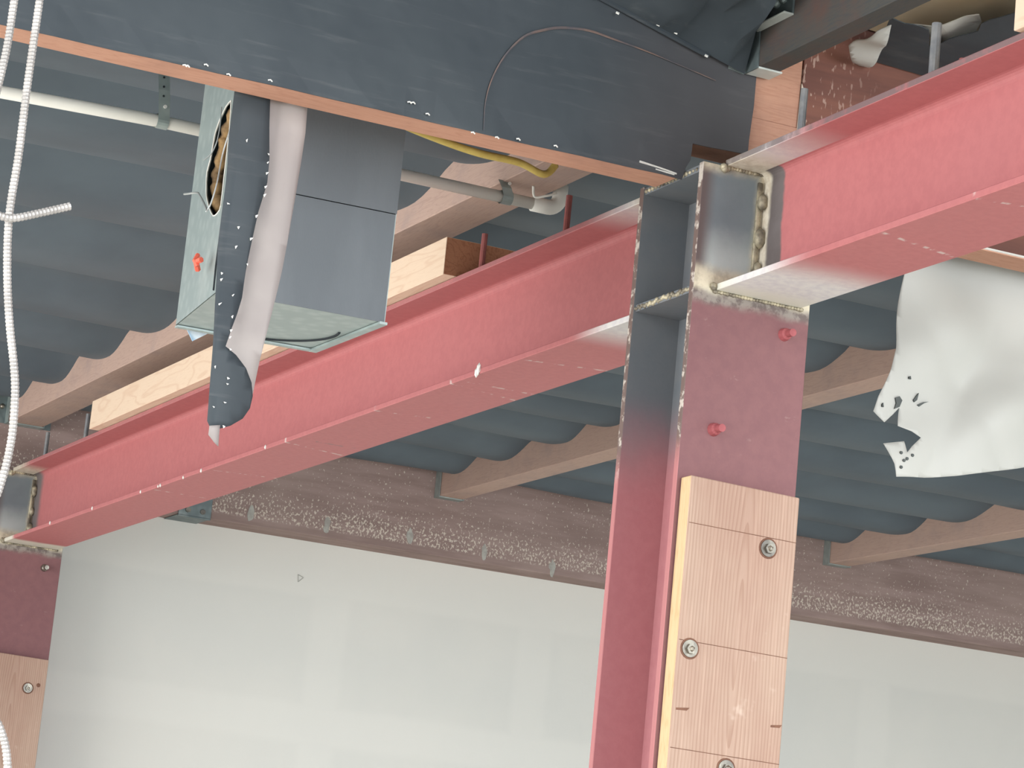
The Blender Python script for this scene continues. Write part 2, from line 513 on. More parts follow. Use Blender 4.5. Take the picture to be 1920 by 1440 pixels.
SHEET_TEARS=[[(0.4503,2.9144),(0.46,2.9193),(0.4669,2.9118),(0.4617,2.8978),(0.4497,2.8914),(0.4537,2.904)],[(0.498,2.9194),(0.5048,2.9294),(0.5094,2.9357),(0.5067,2.9209),(0.5008,2.9155)],[(0.4793,2.9632),(0.4829,2.965),(0.4847,2.9587),(0.4796,2.9589)],[(0.5087,2.9114),(0.5234,2.9195),(0.5359,2.9227),(0.5248,2.9175),(0.514,2.9091)],[(0.4168,2.8944),(0.419,2.898),(0.4209,2.8896),(0.4171,2.8901)]]
BLACK_GLU=[(0.0053,3.5058),(0.0137,3.3992),(0.0107,3.3661),(0.0079,3.3311),(0.0071,3.3008),(-0.0295,3.2994),(-0.0764,3.2969),(-0.1149,3.2961),(-0.1165,3.2638),(-0.1253,3.2461),(-0.1321,3.2203),(-0.1739,3.2221),(-0.2348,3.2219),(-0.4451,3.2219),(-0.663,3.222),(-0.8321,3.2212),(-1.1776,3.2211),(-1.4673,3.2193),(-1.7443,3.2204)]
TORN=[(0.0511,0.2571,3.55),(0.1134,0.242,3.5525),(0.1741,0.2176,3.555),(0.2475,0.1847,3.5579),(0.2415,0.2043,3.5577),(0.2391,0.224,3.5576),(0.246,0.2377,3.5578),(0.2482,0.2545,3.5579),(0.2451,0.2736,3.5578),(0.2086,0.3004,3.5563),(0.1841,0.3155,3.5554),(0.1952,0.3204,3.5558),(0.2128,0.3246,3.5565),(0.2411,0.3241,3.5576),(0.2675,0.3307,3.5587),(0.2949,0.339,3.5598),(0.3114,0.3423,3.5605),(0.3447,0.3266,3.5618),(0.3695,0.3276,3.5628),(0.3875,0.3333,3.5635),(0.4276,0.3414,3.5651),(0.5041,0.3589,3.5682)]
TORNW=[(0.1928,0.2561,3.5807),(0.2486,0.2926,3.5829),(0.3225,0.3352,3.5859),(0.2908,0.362,3.5846),(0.25,0.3779,3.583),(0.2079,0.3695,3.5813),(0.1653,0.361,3.5796),(0.1297,0.3623,3.5782),(0.1185,0.3573,3.5777),(0.1687,0.3275,3.5797),(0.1878,0.2962,3.5805)]
STAPLE_LINE=[(-0.3499,3.5303),(-0.2728,3.5273),(-0.2429,3.5161),(-0.2178,3.5081),(-0.1787,3.5011),(-0.1091,3.4709),(-0.3057,3.511)]
STAPLES=[(-1.1335,3.2198),(-1.1285,3.22),(-1.0948,3.2296),(-1.0515,3.2216),(-0.9732,3.2283),(-0.703,3.2473),(-0.6956,3.248),(-0.5718,3.2178),(-0.5228,3.2192),(-0.4796,3.2254),(-0.4024,3.2286),(-0.6651,3.2333)]
SCUFF=[(-0.5502,3.2281),(-0.5524,3.2792),(-0.5444,3.3275),(-0.5225,3.3793),(-0.4885,3.4237),(-0.4517,3.4449),(-0.4139,3.459),(-0.3582,3.4667),(-0.3008,3.462),(-0.2311,3.4546),(-0.1604,3.4441),(-0.077,3.4307)]
HOLE=[(-0.4439,3.3337),(-0.4833,3.3323),(-0.5276,3.3164),(-0.5556,3.2975),(-0.5623,3.2802),(-0.5725,3.246),(-0.5905,3.2244),(-0.5846,3.1988),(-0.5672,3.1675),(-0.527,3.1339),(-0.484,3.1087),(-0.4549,3.1049),(-0.4372,3.1066),(-0.4218,3.1153),(-0.4238,3.1749),(-0.4265,3.2729)]
WIRE1=[(-0.4441,3.3163),(-0.428,3.2689),(-0.4259,3.2359),(-0.4378,3.217),(-0.463,3.2096)]
WIRE2=[(-0.3656,3.2812),(-0.3681,3.2442),(-0.3785,3.2036),(-0.3797,3.1451),(-0.3901,3.1046),(-0.4005,3.0907)]
WIRE3=[(-0.6159,3.1759),(-0.5775,3.1677),(-0.5092,3.1544),(-0.4722,3.1379),(-0.4217,3.1079),(-0.3948,3.0917)]
TRI=[(1.0785,3.0819),(1.1003,3.0734),(1.0817,3.0551)]
CURL=[(0.1361,0.1631),(0.1888,0.1579),(0.2503,0.1549),(0.2835,0.1658),(0.2453,0.1857),(0.1709,0.2215),(0.1112,0.2438),(0.0529,0.2599),(0.0471,0.2437),(0.077,0.21)]

# ------------------------------------------------------------------ setting
ZD = 4.05
def struct(name, bm, mat, loc=(0, 0, 0)):
    o = obj(name, bm, mat, loc=loc); o['kind'] = 'structure'; return o
struct('floor', box(-5.2, 14, -14, 9, -.2, 0), 'concrete')
wall = struct('wall_back', box(-5.16, -5.0, -6, 8.1, 0, 4.05), 'drywall', (0, 0, 0))
struct('wall_right', box(-5.2, 6, 8, 8.15, 0, ZD), 'drywall')
struct('ceiling', box(-5.2, 3.2, -2.4, 8.15, ZD, ZD + .12), 'deck')

tri = bmesh.new()
for i in range(3):
    a = TRI[i]; b = TRI[(i + 1) % 3]
    tube([(-4.999, a[0], a[1]), (-4.999, b[0], b[1])], .0016, 5, tri)
obj('pencil_mark', tri, 'pencil', wall)

# ------------------------------------------------------------------ steel frame
HB, YB0, YB1 = 3.0, -.080, .106            # underside of beam, flange edges
YW = .012
TF = .0125
HT = 3.2545                                # top of beam
CD = .127; CT = .0155; CW = .0095

def column(cx, label):
    t = thing('steel_column', label, 'column', (cx, 0, 0), 'red primed steel columns')
    top = 3.243
    obj('flange', box(cx + CD - CT, cx + CD, -.127, .127, 0, top, .0012), 'column', t, label='outer flange facing the room')
    obj('flange', box(cx - CD, cx - CD + CT, -.127, .127, 0, top, .0012), 'column', t)
    obj('web', box(cx - CD + CT, cx + CD - CT, -.024, CW / 2, 0, top - .016), 'inner', t)
    obj('cap_plate', box(cx - CD + CT, cx + CD - CT, -.124, .124, top - .016, top - .002, .001), 'inner', t, label='dark steel cap plate welded between the flanges')
    for s in (-1, 1):
        y0, y1 = sorted((s * CW / 2, s * .122))
        obj('stiffener_plate', box(cx - CD + CT, cx + CD - CT, y0, y1, 2.992, 3.006, .001), 'inner', t)
    # weld along the edges of the plates
    pts = []
    for k in range(34):
        f = k / 33
        x = cx - CD + CT + f * (2 * CD - 2 * CT)
        pts.append((x, -.122, 2.999 + random.uniform(-.003, .003)))
        if k % 2: pts.append((x, -.124, top - .010))
    obj('weld_bead', lumps(pts, .0050, sx=(1.2, .8, 1)), 'weld', t, smooth=True)
    return t

def beam_weld(t, xf, s):
    """welds of one beam end; xf = column face, s = +1 beam runs towards +x"""
    pts = []
    for k in range(30):
        y = YB0 + (YB1 - YB0) * k / 29
        pts.append((xf + s * .003, y, HB - .003))
        if k < 15: pts.append((xf + s * .003, y, HT - TF - .002))
    obj('weld_bead', lumps(pts, .0045, sx=(.9, 1.2, .9)), 'weld', t, smooth=True)
    b = box(*sorted((xf, xf + s * .006)), YW - .020, YW - .010, HB + .03, HT - .03, .001)
    for z in (3.055, 3.115, 3.185): 
        lumps([(xf + s * .012, YW - .012, z)], .013, b, (.8, .9, 1.5))
    obj('weld_tab', b, 'weld', t, smooth=True)
    b = bmesh.new()
    for y, z in ((YB0 - .004, HB + .004), (YB0 + .0, HT - TF - .006)):
        lumps([(xf + s * .004, y + random.uniform(-.006, .006), z + random.uniform(-.004, .004)) for _ in range(6)], .007, b)
    obj('weld_bead', b, 'weld', t, smooth=True)

c1 = column(0, 'near red steel column with a bare grey joint and a wide timber board')
c2 = column(-4.872, 'far red steel column at the left edge against the pale wall')
for (t, cx, sts) in ((c1, 0, ((.075, 2.943), (-.059, 2.737))), (c2, -4.872, ((.071, 2.933),))):
    for y, z in sts:
        b = tube([(cx + CD, y, z), (cx + CD + .012, y, z), (cx + CD + .016, y, z), (cx + CD + .034, y, z - .001)], .01, 12, radf=lambda i: (.013, .011, .0075, .0075)[i])
        obj('threaded_stud', b, 'studred' if cx == 0 else 'bolt', t, smooth=False)

def ibeam(x0, x1, label, flip):
    L = abs(x1 - x0)
    bx = x1 if flip else x0
    t = thing('steel_beam', label, 'beam', (bx, 0, HB), 'red primed steel beams')
    a, b = min(x0, x1), max(x0, x1)
    mk = {k: mat_beam('beam_%s_%d' % (k, flip), L, k) for k in ('web', 'top', 'bottom')}
    obj('top_flange', box(a, b, YB0, YB1, HT - TF, HT, .0015), mk['top'], t)
    obj('bottom_flange', box(a, b, YB0, YB1, HB, HB + TF, .0015), mk['bottom'], t)
    # web with rolled fillets
    hw = .005; R = .016; prof = []
    zt, zb = HT - TF, HB + TF
    for k in range(6):
        an = math.pi / 2 * k / 5
        prof.append((YW - hw - R + R * math.sin(an), zb + R - R * math.cos(an)))
    for k in range(6):
        an = math.pi / 2 * k / 5
        prof.append((YW - hw - R + R * math.cos(an), zt - R + R * math.sin(an)))
    pr = prof + [(2 * YW - y, z) for y, z in prof[::-1]]
    obj('web', prism(pr, 0, a, b), mk['web'], t)
    return t

b1 = ibeam(-4.745, -.127, 'long red steel beam between the two columns', True)
b2 = ibeam(.127, 2.6, 'short red steel beam rising to the right of the near column', False)
beam_weld(b1, -.127, -1); beam_weld(b1, -4.745, 1); beam_weld(b2, .127, 1)

def stud(par, x, y, h, mat, r=.0085):
    obj('threaded_rod', tube([(x, y, HT), (x, y, HT + h * .5), (x + .001, y, HT + h)], r, 10), mat, par)
for x, y, h, mt, par in ((-.655, -.03, .105, 'rodred', b1), (-.80, .06, .08, 'rod', b1), (-1.085, -.03, .105, 'rodred', b1),
                         (-4.10, -.03, .105, 'rod', b1), (-4.55, -.03, .105, 'rod', b1),
                         (.315, -.03, .105, 'rod', b2), (.75, -.03, .115, 'rod', b2), (.70, .06, .085, 'rodred', b2)):
    stud(par, x, y, h, mt, .0088 if x > .74 else .0072)

# crumbs of fire spray and paint left on the flange edge
cr = bmesh.new()
for x in (-.93, -2.25, -2.75, -2.9, -3.1, -3.12, -3.28, -3.75, -4.2):
    lumps([(x, YB0 - .001, HB + random.uniform(.002, .010))], .005, cr, (1, .6, 1.3))
lumps([(-.935, YB0 - .002, HB + .004), (-.925, YB0 - .002, HB + .012)], .008, cr, (.9, .5, 1.4))
obj('plaster_crumbs', cr, 'staple', b1, kind='stuff')

# ------------------------------------------------------------------ packers on the beams
def nailer(x0, x1, y0, y1, z1, label):
    b = box(x0, x1, y0, y1, HT + .002, z1, .0012)
    me_mats = ['nailer', 'nailend']
    o = obj('nailer_block', b, me_mats, loc=(x0, y0, HT))
    for p in o.data.polygons:
        if p.normal.x > .9: p.material_index = 1
    return tag(o, label, 'timber block', 'new timber packers on the steel beams')
nailer(-3.80, -1.12, -.108, .104, 3.345, 'long pale new timber packer lying on the long steel beam')
nailer(1.072, 2.5, -.090, .104, 3.345, 'pale timber packer end on the right beam, cut by the top right corner')

# ------------------------------------------------------------------ boards on the columns
def cboard(cx, y0, y1, z1, bolts, label, top_slope=.0):
    x0, x1 = cx + CD + .001, cx + CD + .040
    t = thing('column_board', label, 'board', (x0, 0, 0), 'new timber boards bolted to columns')
    b = prism([(y0, 0.02), (y1, 0.02), (y1, z1 - top_slope), (y0, z1)], 0, x0, x1)
    bmesh.ops.bevel(b, geom=list(b.edges), offset=.0015, segments=1, affect='EDGES')
    o = obj('board', b, ['board', 'edge'], t)
    for p in o.data.polygons:
        if abs(p.normal.x) < .5: p.material_index = 1
    for y, z, big in bolts:
        rr = .019 if big else .006
        hb = disc(bmesh.new(), (x1 - .0005, y, z), rr + .001, 0, .0012, 20)
        obj('drilled_hole', hb, 'holewood', t)
        if big:
            w = bmesh.new(); disc(w, (x1 + .0005, y, z), rr * .86, 0, .002, 20)
            n = obj('washer', w, 'bolt', t)
            nb = bmesh.new(); disc(nb, (x1 + .002, y, z - .001), rr * .52, 0, .007, 6)
            lumps([(x1 + .009, y, z - .001)], rr * .33, nb, (.9, 1, 1))
            obj('bolt', nb, 'bolt', t)
    return t
bd = cboard(0, -.118, .113, 2.637, ((.054, 2.527, 1), (-.092, 2.321, 1), (.002, 2.115, 1)), 'tall pale board bolted to the near red column', .006)
cboard(-4.872, -.118, .117, 2.627, ((.057, 2.521, 1), (.092, 2.535, 0)), 'pale board on the far column, cut by the left edge', .004)
b = bmesh.new()
for z in (2.55, 2.335, 2.14):      # carpenter's square lines across the board
    tube([(.1672, -.115, z), (.1672, .112, z - .004)], .0007, 5, b)
obj('pencil_line', b, 'holewood', bd)
b = bmesh.new()
for y, z, l in ((-.110, 2.212, .028), (.088, 2.205, .024)):
    prism([(y, z), (y + l, z + .003), (y + l * .8, z - .003), (y, z - .004)], 0, .1668, .1674, b)
obj('saw_nick', b, 'holewood', bd)

# ------------------------------------------------------------------ glulam beam over the near column
GX0, GX1, GZ = -.040, .045, 3.225
t = thing('glulam_beam', 'old brown glulam beam passing over the near column, face hidden by black sheet', 'timber beam', (0, -.2, GZ))
LH = .154
for k in range(5):
    z0 = GZ + k * LH
    if k == 0:
        b = prism([(-2.4, GZ), (-.138, GZ), (-.138, 3.250), (-.120, 3.262), (-.120, 3.302), (.118, 3.302), (.118, z0 + LH - .0005), (-2.4, z0 + LH - .0005)], 0, GX0, GX1)
    else:
        b = box(GX0 + random.uniform(0, .0008), GX1 - random.uniform(.001, .003), -2.4, .118, z0 + .0005, z0 + LH - .0005, .0012)
    obj('lamination', b, 'soffit', t)
# splintered end where the notch was cut
b = bmesh.new()
for k in range(4):
    z = GZ + .004 + k * .009
    tube([(GX1 + .0025, -.205 + .012 * k, z + .004), (GX1 + .004, -.16, z), (GX1 + .0025, -.139, z - .002)], .002, 5, b)
obj('splinter', b, 'soffit', t)
b = prism([(.113, 3.26), (.1165, 3.26), (.118, 3.33), (.121, 3.38), (.1215, 3.46), (.117, 3.47), (.115, 3.40), (.1135, 3.32)], 0, GX1 + .0002, GX1 + .003)
obj('joint_filler', b, 'caulk', t, label='ragged white filler in the beam joint')

t = thing('glulam_beam', 'speckled dark glulam beam crossing above the right steel beam', 'timber beam', (0, 1.0, GZ))
obj('beam_body', box(GX0, GX1, .120, 6.5, GZ, GZ + 5 * LH, .001), 'glu_r', t)
obj('bottom_strip', box(GX0 + .001, GX1 + .001, .50, 6.4, GZ - .004, GZ - .0005), 'soffit', t, label='brown underside strip')
b = tube([(GX1 + .002, .55, GZ + .0005), (GX1 + .002, 3.0, GZ + .0005)], .0025, 5)
obj('paint_line', b, 'staple', t, label='thin white line along the lower edge')

# black sheet stapled over the face of the left glulam
poly = [(-2.39, 3.95), (.018, 3.95)] + BLACK_GLU[1:-1] + [(-2.39, 3.222)]
def fs(y, z):
    return GX1 + .007 + .0022 * math.sin(y * 9 + z * 5) + .0015 * math.sin(z * 23 + 1) + .003 * max(0, (3.26 - z) / .04) * (.5 + .5 * math.sin(y * 31))
sh = obj('black_sheet', sheet(poly, 0, fs, .06, .0025), 'black_glu', loc=(GX1, -.5, 3.22), smooth=False)
tag(sh, 'black building sheet stapled flat over the face of the big glulam beam', 'plastic sheet')
for i, (y, z) in enumerate(STAPLES):
    b = tube([(GX1 + .011, y - .004, z), (GX1 + .013, y, z + .001), (GX1 + .011, y + .004, z - .001)], .0015, 5)
    obj('staple', b, 'staple', sh)
b = bmesh.new()
pp = smooth_path([(GX1 + .0095, y, z) for y, z in SCUFF], 5)
tube(pp, .002, 5, b, radf=lambda i: .0008 + .0018 * math.sin(math.pi * i / (len(pp) - 1)) ** 2)
obj('scuff_arc', b, 'scuff', sh, label='faint brown curved scuff')
b = tube(smooth_path([(GX1 + .010, y, z) for y, z in ((-.225, 3.237), (-.18, 3.233), (-.145, 3.229))], 3), .0022, 5)
tube([(GX1 + .010, -.19, 3.229), (GX1 + .012, -.150, 3.2265)], .0016, 5, b)
obj('bright_tear', b, 'staple', sh)

# ------------------------------------------------------------------ far glulam (ledger) on the wall line
LX0, LX1 = -4.999, -4.85
t = thing('glulam_beam', 'long speckled brown timber beam along the top of the far wall', 'timber beam', (LX0, 0, GZ))
obj('beam_body', box(LX0, LX1, -4, 7.9, 3.207, 3.95, .002), 'ledger', t)
for y, z in ((.821, 3.236), (1.111, 3.242), (1.436, 3.253), (1.736, 3.239), (2.018, 3.222)):
    pr = []
    for k in range(14):
        a = 2 * math.pi * k / 14
        r = random.uniform(.7, 1.2)
        pr.append((y + .013 * r * math.cos(a), z + .030 * r * math.sin(a) + .01))
    obj('plaster_smear', prism(pr, 0, LX1 - .001, LX1 + .0025), 'plaster', t)
t = thing('steel_saddle', 'blue grey steel strap under the far timber beam beside the long red beam', 'bracket', (LX1, .6, 3.2))
b = box(LX1 - .002, LX1 + .006, .551, .672, 3.200, 3.52, .001)
box(LX0 + .002, LX1 + .006, .551, .672, 3.2035, 3.2065, .001, b)
obj('strap_plate', b, 'galvd', t)
for y in (.585, .64): obj('bolt_head', disc(bmesh.new(), (LX1 + .006, y, 3.225), .010, 0, .006, 8), 'bolt', t)

# ------------------------------------------------------------------ rafters
RZ = 3.42
def rafter(y0, y1, label, mat='rafter', x0=LX1 + .002, x1=GX0 - .001, z0=RZ):
    o = obj('rafter', box(x0, x1, y0, y1, z0, z0 + .24, .002), mat, loc=(x1, y0, z0))
    return tag(o, label, 'rafter', 'old timber rafters')
rafter(-.100, .020, 'brown rafter above the long red beam, passing behind the hanging duct')
rafter(1.520, 1.610, 'brown rafter ending in a metal hanger left of the near column')
rafter(3.180, 3.270, 'farthest right rafter, lowest at the right edge above the grey wall')
rafter(-1.88, -1.78, 'rafter beyond the left edge of the picture')
rafter(4.85, 4.94, 'rafter beyond the right edge of the picture')
t = rafter(-.012, .038, 'black sprayed rafter coming forward at the top right, held by a steel hanger', 'rafterd', GX1 + .002, 4.2, 3.463)
rafter(1.55, 1.60, 'forward rafter beyond the right edge of the picture', 'rafterd', GX1 + .002, 4.2, 3.463)

def hanger(y0, y1, z0, label, x=LX1):
    t = thing('joist_hanger', label, 'hanger', (x, y0, z0), 'metal joist hangers')
    obj('seat', box(x + .001, x + .045, y0 - .003, y1 + .003, z0 - .004, z0 - .0005), 'galv', t)
    for y, s in ((y0 - .0035, -1), (y1 + .0035, 1)):
        obj('side_strap', box(x + .001, x + .045, y - .0015, y + .0015, z0 - .004, z0 + .15), 'galv', t)
        ya, yb = sorted((y, y + s * .034))
        if y1 < 1: obj('face_flange', box(x + .001, x + .004, ya, yb, z0 - .002, z0 + .15), 'galvd', t)
    return t
hanger(1.52, 1.61, RZ, 'metal joist hanger at the end of the rafter left of the near column')
hanger(3.18, 3.27, RZ, 'metal joist hanger at the end of the farthest right rafter')
t = hanger(-.10, .02, RZ, 'metal joist hanger at the far left rafter end behind the armoured cable')
b = lumps([(LX1 + .006, -.12, 3.475)], .012)
obj('bolt_head', b, 'bolt', t, smooth=True)
# the forward hanger on the big glulam
t = thing('joist_hanger', 'bright galvanised joist hanger bent around the black forward rafter', 'hanger', (GX1, 0, 3.46), 'metal joist hangers')
x = GX1 + .008
obj('seat', box(x, x + .050, -.0145, .0405, 3.4585, 3.4625, .0008), 'galvb', t)
b = prism([(x, 3.4585), (x + .05, 3.4585), (x + .05, 3.475), (x + .046, 3.545), (x, 3.545)], 1, -.0150, -.0125)
obj('side_strap', b, 'galvd', t)
b = prism([(-.0155, 3.458), (-.0155, 3.57), (-.030, 3.545), (-.046, 3.49), (-.050, 3.462)], 0, x - .004, x - .001)
obj('face_flange', b, 'galvd', t)
b = box(x + .04, x + .17, -.034, -.0125, 3.533, 3.537, .0008)
obj('bent_tab', b, 'galvb', t, label='bright bent tab')
b = prism([(x + .055, 3.537), (x + .17, 3.537), (x + .17, 3.62), (x + .055, 3.62)], 1, -.0165, -.0125)
obj('upper_plate', b, 'galvd', t)
for q in (.115, .140): obj('bolt_head', lumps([(x + q, -.02, 3.57)], .010), 'galv', t, smooth=True)

# ------------------------------------------------------------------ sagging black membrane, one sheet per bay
CZ = 3.533
def membrane(y0, y1, cusps, label, sag=.047, loc=None, x_last=GX0):
    """cusps: x where the sheet is pinned up; between them it hangs as a skewed fold"""
    bm = bmesh.new()
    cs = sorted(cusps)
    xs = []
    edges = [LX1 + .004] + cs + [x_last - .002]
    rnd = random.Random(len(cs) + int(100 * y0))
    lob = [(rnd.uniform(.88, 1.15), rnd.uniform(.34, .46)) for _ in range(len(edges))]
    lob[0] = (1.35, .5)
    for i in range(len(edges) - 1):
        a, b_ = edges[i], edges[i + 1]
        for k in range(14): xs.append((a + (b_ - a) * k / 14, i, k / 14))
    xs.append((edges[-1], len(edges) - 2, 1.0))
    ny = 18; rows = []
    for j in range(ny + 1):
        y = y0 + (y1 - y0) * j / ny
        row = []
        for (x, i, u) in xs:
            s, pk = lob[i]
            w = (edges[i + 1] - edges[i])
            hgt = sag * s * min(1.25, w / .42)
            v = 1 - u                       # v = 0 at the near pin
            # steep just behind the near pin, long gentle run beyond the low point
            if v < pk: h = math.sin(v / pk * math.pi / 2) ** 1.15
            else: h = math.cos((v - pk) / (1 - pk) * math.pi / 2) ** .9
            wob = .006 * math.sin(y * 2.1 + i * 2.3) * h + .004 * math.sin(y * 6.0 + i)
            z = CZ - hgt * h * (1 + .08 * math.sin(3 * y + i)) + .003 * math.sin(5 * y + i * 1.7)
            if i == 0 and v > .85: z += .03 * (v - .85) / .15
            row.append(bm.verts.new((x + wob, y, z)))
        rows.append(row)
    for j in range(ny):
        for k in range(len(xs) - 1):
            bm.faces.new((rows[j][k], rows[j][k + 1], rows[j + 1][k + 1], rows[j + 1][k]))
    top = bmesh.ops.duplicate(bm, geom=list(bm.verts) + list(bm.edges) + list(bm.faces))
    for g in top['geom']:
        if isinstance(g, bmesh.types.BMVert): g.co.z += .003
    o = obj('roof_membrane', bm, 'membrane', loc=(LX1, y0, CZ), smooth=False)
    for p in o.data.polygons: p.use_smooth = True
    ang = o.data
    ang.set_sharp_from_angle(angle=math.radians(28))
    return tag(o, label, 'roof membrane', 'sagging black membrane sheets')
membrane(-1.78, -.100, [-.60, -1.145, -1.74, -2.32, -2.94, -3.52, -4.03, -4.55], 'sagging black membrane left of the hanging duct')
membrane(.020, 1.520, [-.40, -.82, -1.20, -1.60, -2.02, -2.45, -2.88, -3.30, -3.64, -4.05, -4.485], 'sagging black membrane between the long red beam and the near column')
membrane(1.610, 3.180, [-.45, -.95, -1.50, -1.87, -2.36, -2.83, -3.25, -3.70, -4.13, -4.545], 'sagging black membrane right of the near column behind the white sheet')
membrane(3.270, 4.85, [-.5, -1.0, -1.5, -2.0, -2.45, -2.9, -3.35, -3.75, -4.15, -4.55], 'sagging black membrane beyond the farthest right rafter')
#membrane(-3.3, -1.88, [-.5, -1.1, -1.7, -2.3, -2.9, -3.5, -4.0, -4.5], 'sagging black membrane beyond the left edge of the picture')

# ------------------------------------------------------------------ black sheet draped in the forward bay, left of the hanger
bm = bmesh.new()
nu, nv = 40, 26; g = []
for j in range(nv + 1):
    v = j / nv; row = []
    for i in range(nu + 1):
        u = i / nu
        y = -1.55 + u * 1.535
        zl = 3.455 - .253 * (y + .015)              # staple line on the glulam
        x = GX1 + .016 + v * 1.7
        y -= .28 * min(x - GX1, .35) * u ** 3
        z = zl + (3.86 - zl) * min(1, (v * 1.35)) ** .7 + .002
        an = math.atan2(x - GX1, -(y - .02)); rr = math.hypot(x - GX1, y - .02)
        z += .045 * min(1, rr / .25) * math.sin(an * 15) * math.exp(-rr * 1.2) + .012 * math.sin(an * 31 + 1) * min(1, rr / .2) * math.exp(-rr)
        if j == 0: z = zl
        row.append(bm.verts.new((x, y, z)))
    g.append(row)
for j in range(nv):
    for i in range(nu):
        bm.faces.new((g[j][i], g[j][i + 1], g[j + 1][i + 1], g[j + 1][i]))
top = bmesh.ops.duplicate(bm, geom=list(bm.verts) + list(bm.edges) + list(bm.faces))
for e in top['geom']:
    if isinstance(e, bmesh.types.BMVert): e.co.z += .003
dr = obj('black_sheet', bm, 'black', loc=(GX1, -.5, 3.5), smooth=True)
tag(dr, 'black sheet gathered in folds left of the galvanised hanger at the top', 'plastic sheet')
b = tube([(GX1 + .014, y, 3.455 - .253 * (y + .015) - .003) for y in [-1.5 + .1 * k for k in range(15)]], .005, 6)
obj('rolled_hem', b, 'black', dr)
for i, (y, z) in enumerate(STAPLE_LINE):
    obj('staple', tube([(GX1 + .022, y - .003, z), (GX1 + .023, y + .003, z - .002)], .0024, 5), 'staple', dr)

# torn black sheet and insulation right of the forward rafter
poly = [(a[0], a[1]) for a in TORN] + [(.95, .8), (.9, 1.1), (.052, 1.1)]
def ft(x, y): return 3.55 + .04 * (x - .05) + .012 * math.sin(y * 9) * math.sin(x * 6)
tag(obj('torn_sheet', sheet(poly, 2, ft, .07, .002), 'black', loc=(GX1, .4, 3.55)), 'torn black sheet with a ragged edge above the right steel beam', 'plastic sheet')
poly = [(a[0], a[1]) for a in TORNW]
tag(obj('torn_flap', sheet(poly, 2, lambda x, y: 3.575 + .04 * (x - .05) + .006 * math.sin(x * 40 + y * 25), .02, .002), 'white_sheet', loc=(.3, .25, 3.57)), 'ragged white torn flap around the steel rod at the top right', 'plastic sheet')
bm = bmesh.new(); g = []
for j in range(25):
    row = []
    for i in range(25):
        x = GX1 + .01 + 3.0 * j / 24; y = .040 + 1.505 * i / 24
        z = 3.66 - .035 * math.sin(math.pi * i / 24) + .018 * math.sin(x * 7 + y * 3) - .05 * math.exp(-((x - .05) / .12) ** 2)
        row.append(bm.verts.new((x, y, z)))
    g.append(row)
for j in range(24):
    for i in range(24): bm.faces.new((g[j][i], g[j][i + 1], g[j + 1][i + 1], g[j + 1][i]))
tp = bmesh.ops.duplicate(bm, geom=list(bm.verts) + list(bm.edges) + list(bm.faces))
for e in tp['geom']:
    if isinstance(e, bmesh.types.BMVert): e.co.z += .06
tag(obj('insulation_batt', bm, 'kraft', loc=(GX1, .4, 3.66), smooth=True), 'tan paper faced insulation sagging at the top right corner', 'insulation')
def fc(x, y): return 3.533 + .03 * max(0, .17 - y) + .006 * math.sin(x * 50)
bm = sheet(CURL, 2, fc, .012, .002)
tag(obj('curled_flap', bm, 'white_sheet', loc=(.06, .06, 3.55), smooth=True), 'pale curled sheet end beside the black forward rafter', 'plastic sheet')

# ------------------------------------------------------------------ duct box
t = thing('duct_box', 'galvanised air duct box with a black front and a torn hole, hanging from the roof', 'duct', (-.55, -.7, 2.933), None)
NL, FL, FR, NR = (-.365, -.885), (-.722, -.846), (-.705, -.550), (-.350, -.543)
DZ0, DZ1 = 2.933, 3.46
def panel(a, b, z0, z1, th=.0016):
    a = Vector((a[0], a[1], 0)); b = Vector((b[0], b[1], 0)); n = Vector((0, 0, 1)).cross(b - a).normalized() * th
    return prism([(a.x, a.y), (b.x, b.y), (b.x + n.x, b.y + n.y), (a.x + n.x, a.y + n.y)], 2, z0, z1)
obj('front_panel', panel(NL, NR, DZ0 - .001, 3.150), 'ductf', t, label='black front panel, lower half')
obj('front_panel', panel((NL[0] + .002, NL[1]), (NR[0] + .002, NR[1]), 3.1515, DZ1), 'ductf', t, label='black front panel, upper half')
obj('side_panel', panel(NR, FR, DZ0, DZ1), 'galv', t)
obj('back_panel', panel(FR, FL, DZ0, DZ1), 'galv', t)
# left side with the torn hole: outline of the panel with the hole cut out
def lx(x):   # y on the left plane
    f = (x - NL[0]) / (FL[0] - NL[0]); return NL[1] + (FL[1] - NL[1]) * f
bm = bmesh.new()
hole = [(h[0], h[1]) for h in HOLE]
hole = [(min(max(h[0], FL[0] + .015), NL[0] - .008), h[1]) for h in hole]
outer = []
for (hx, hz) in hole:
    cx_, cz_ = -.44, 3.2
    dx, dz = hx - cx_, hz - cz_
    k = 1e9
    if dx > 0: k = min(k, (NL[0] - cx_) / dx)
    if dx < 0: k = min(k, (FL[0] - cx_) / dx)
    if dz > 0: k = min(k, (DZ1 - cz_) / dz)
    if dz < 0: k = min(k, (DZ0 - cz_) / dz)
    outer.append((cx_ + dx * k, cz_ + dz * k))
for cx_, cz_ in ((NL[0], DZ1), (FL[0], DZ1), (FL[0], DZ0), (NL[0], DZ0)):
    bi = min(range(len(outer)), key=lambda i: (outer[i][0] - cx_) ** 2 + (outer[i][1] - cz_) ** 2)
    outer[bi] = (cx_, cz_)
hv = [bm.verts.new((x, lx(x), z)) for x, z in hole]; ov = [bm.verts.new((x, lx(x), z)) for x, z in outer]
for i in range(len(hv)):
    j = (i + 1) % len(hv)
    bm.faces.new((hv[i], hv[j], ov[j], ov[i]))
ex = bmesh.ops.extrude_face_region(bm, geom=list(bm.faces))
for e in ex['geom']:
    if isinstance(e, bmesh.types.BMVert): e.co.y += .0015
left = obj('side_panel', bm, 'galv', t, label='pale galvanised side with a torn hole')
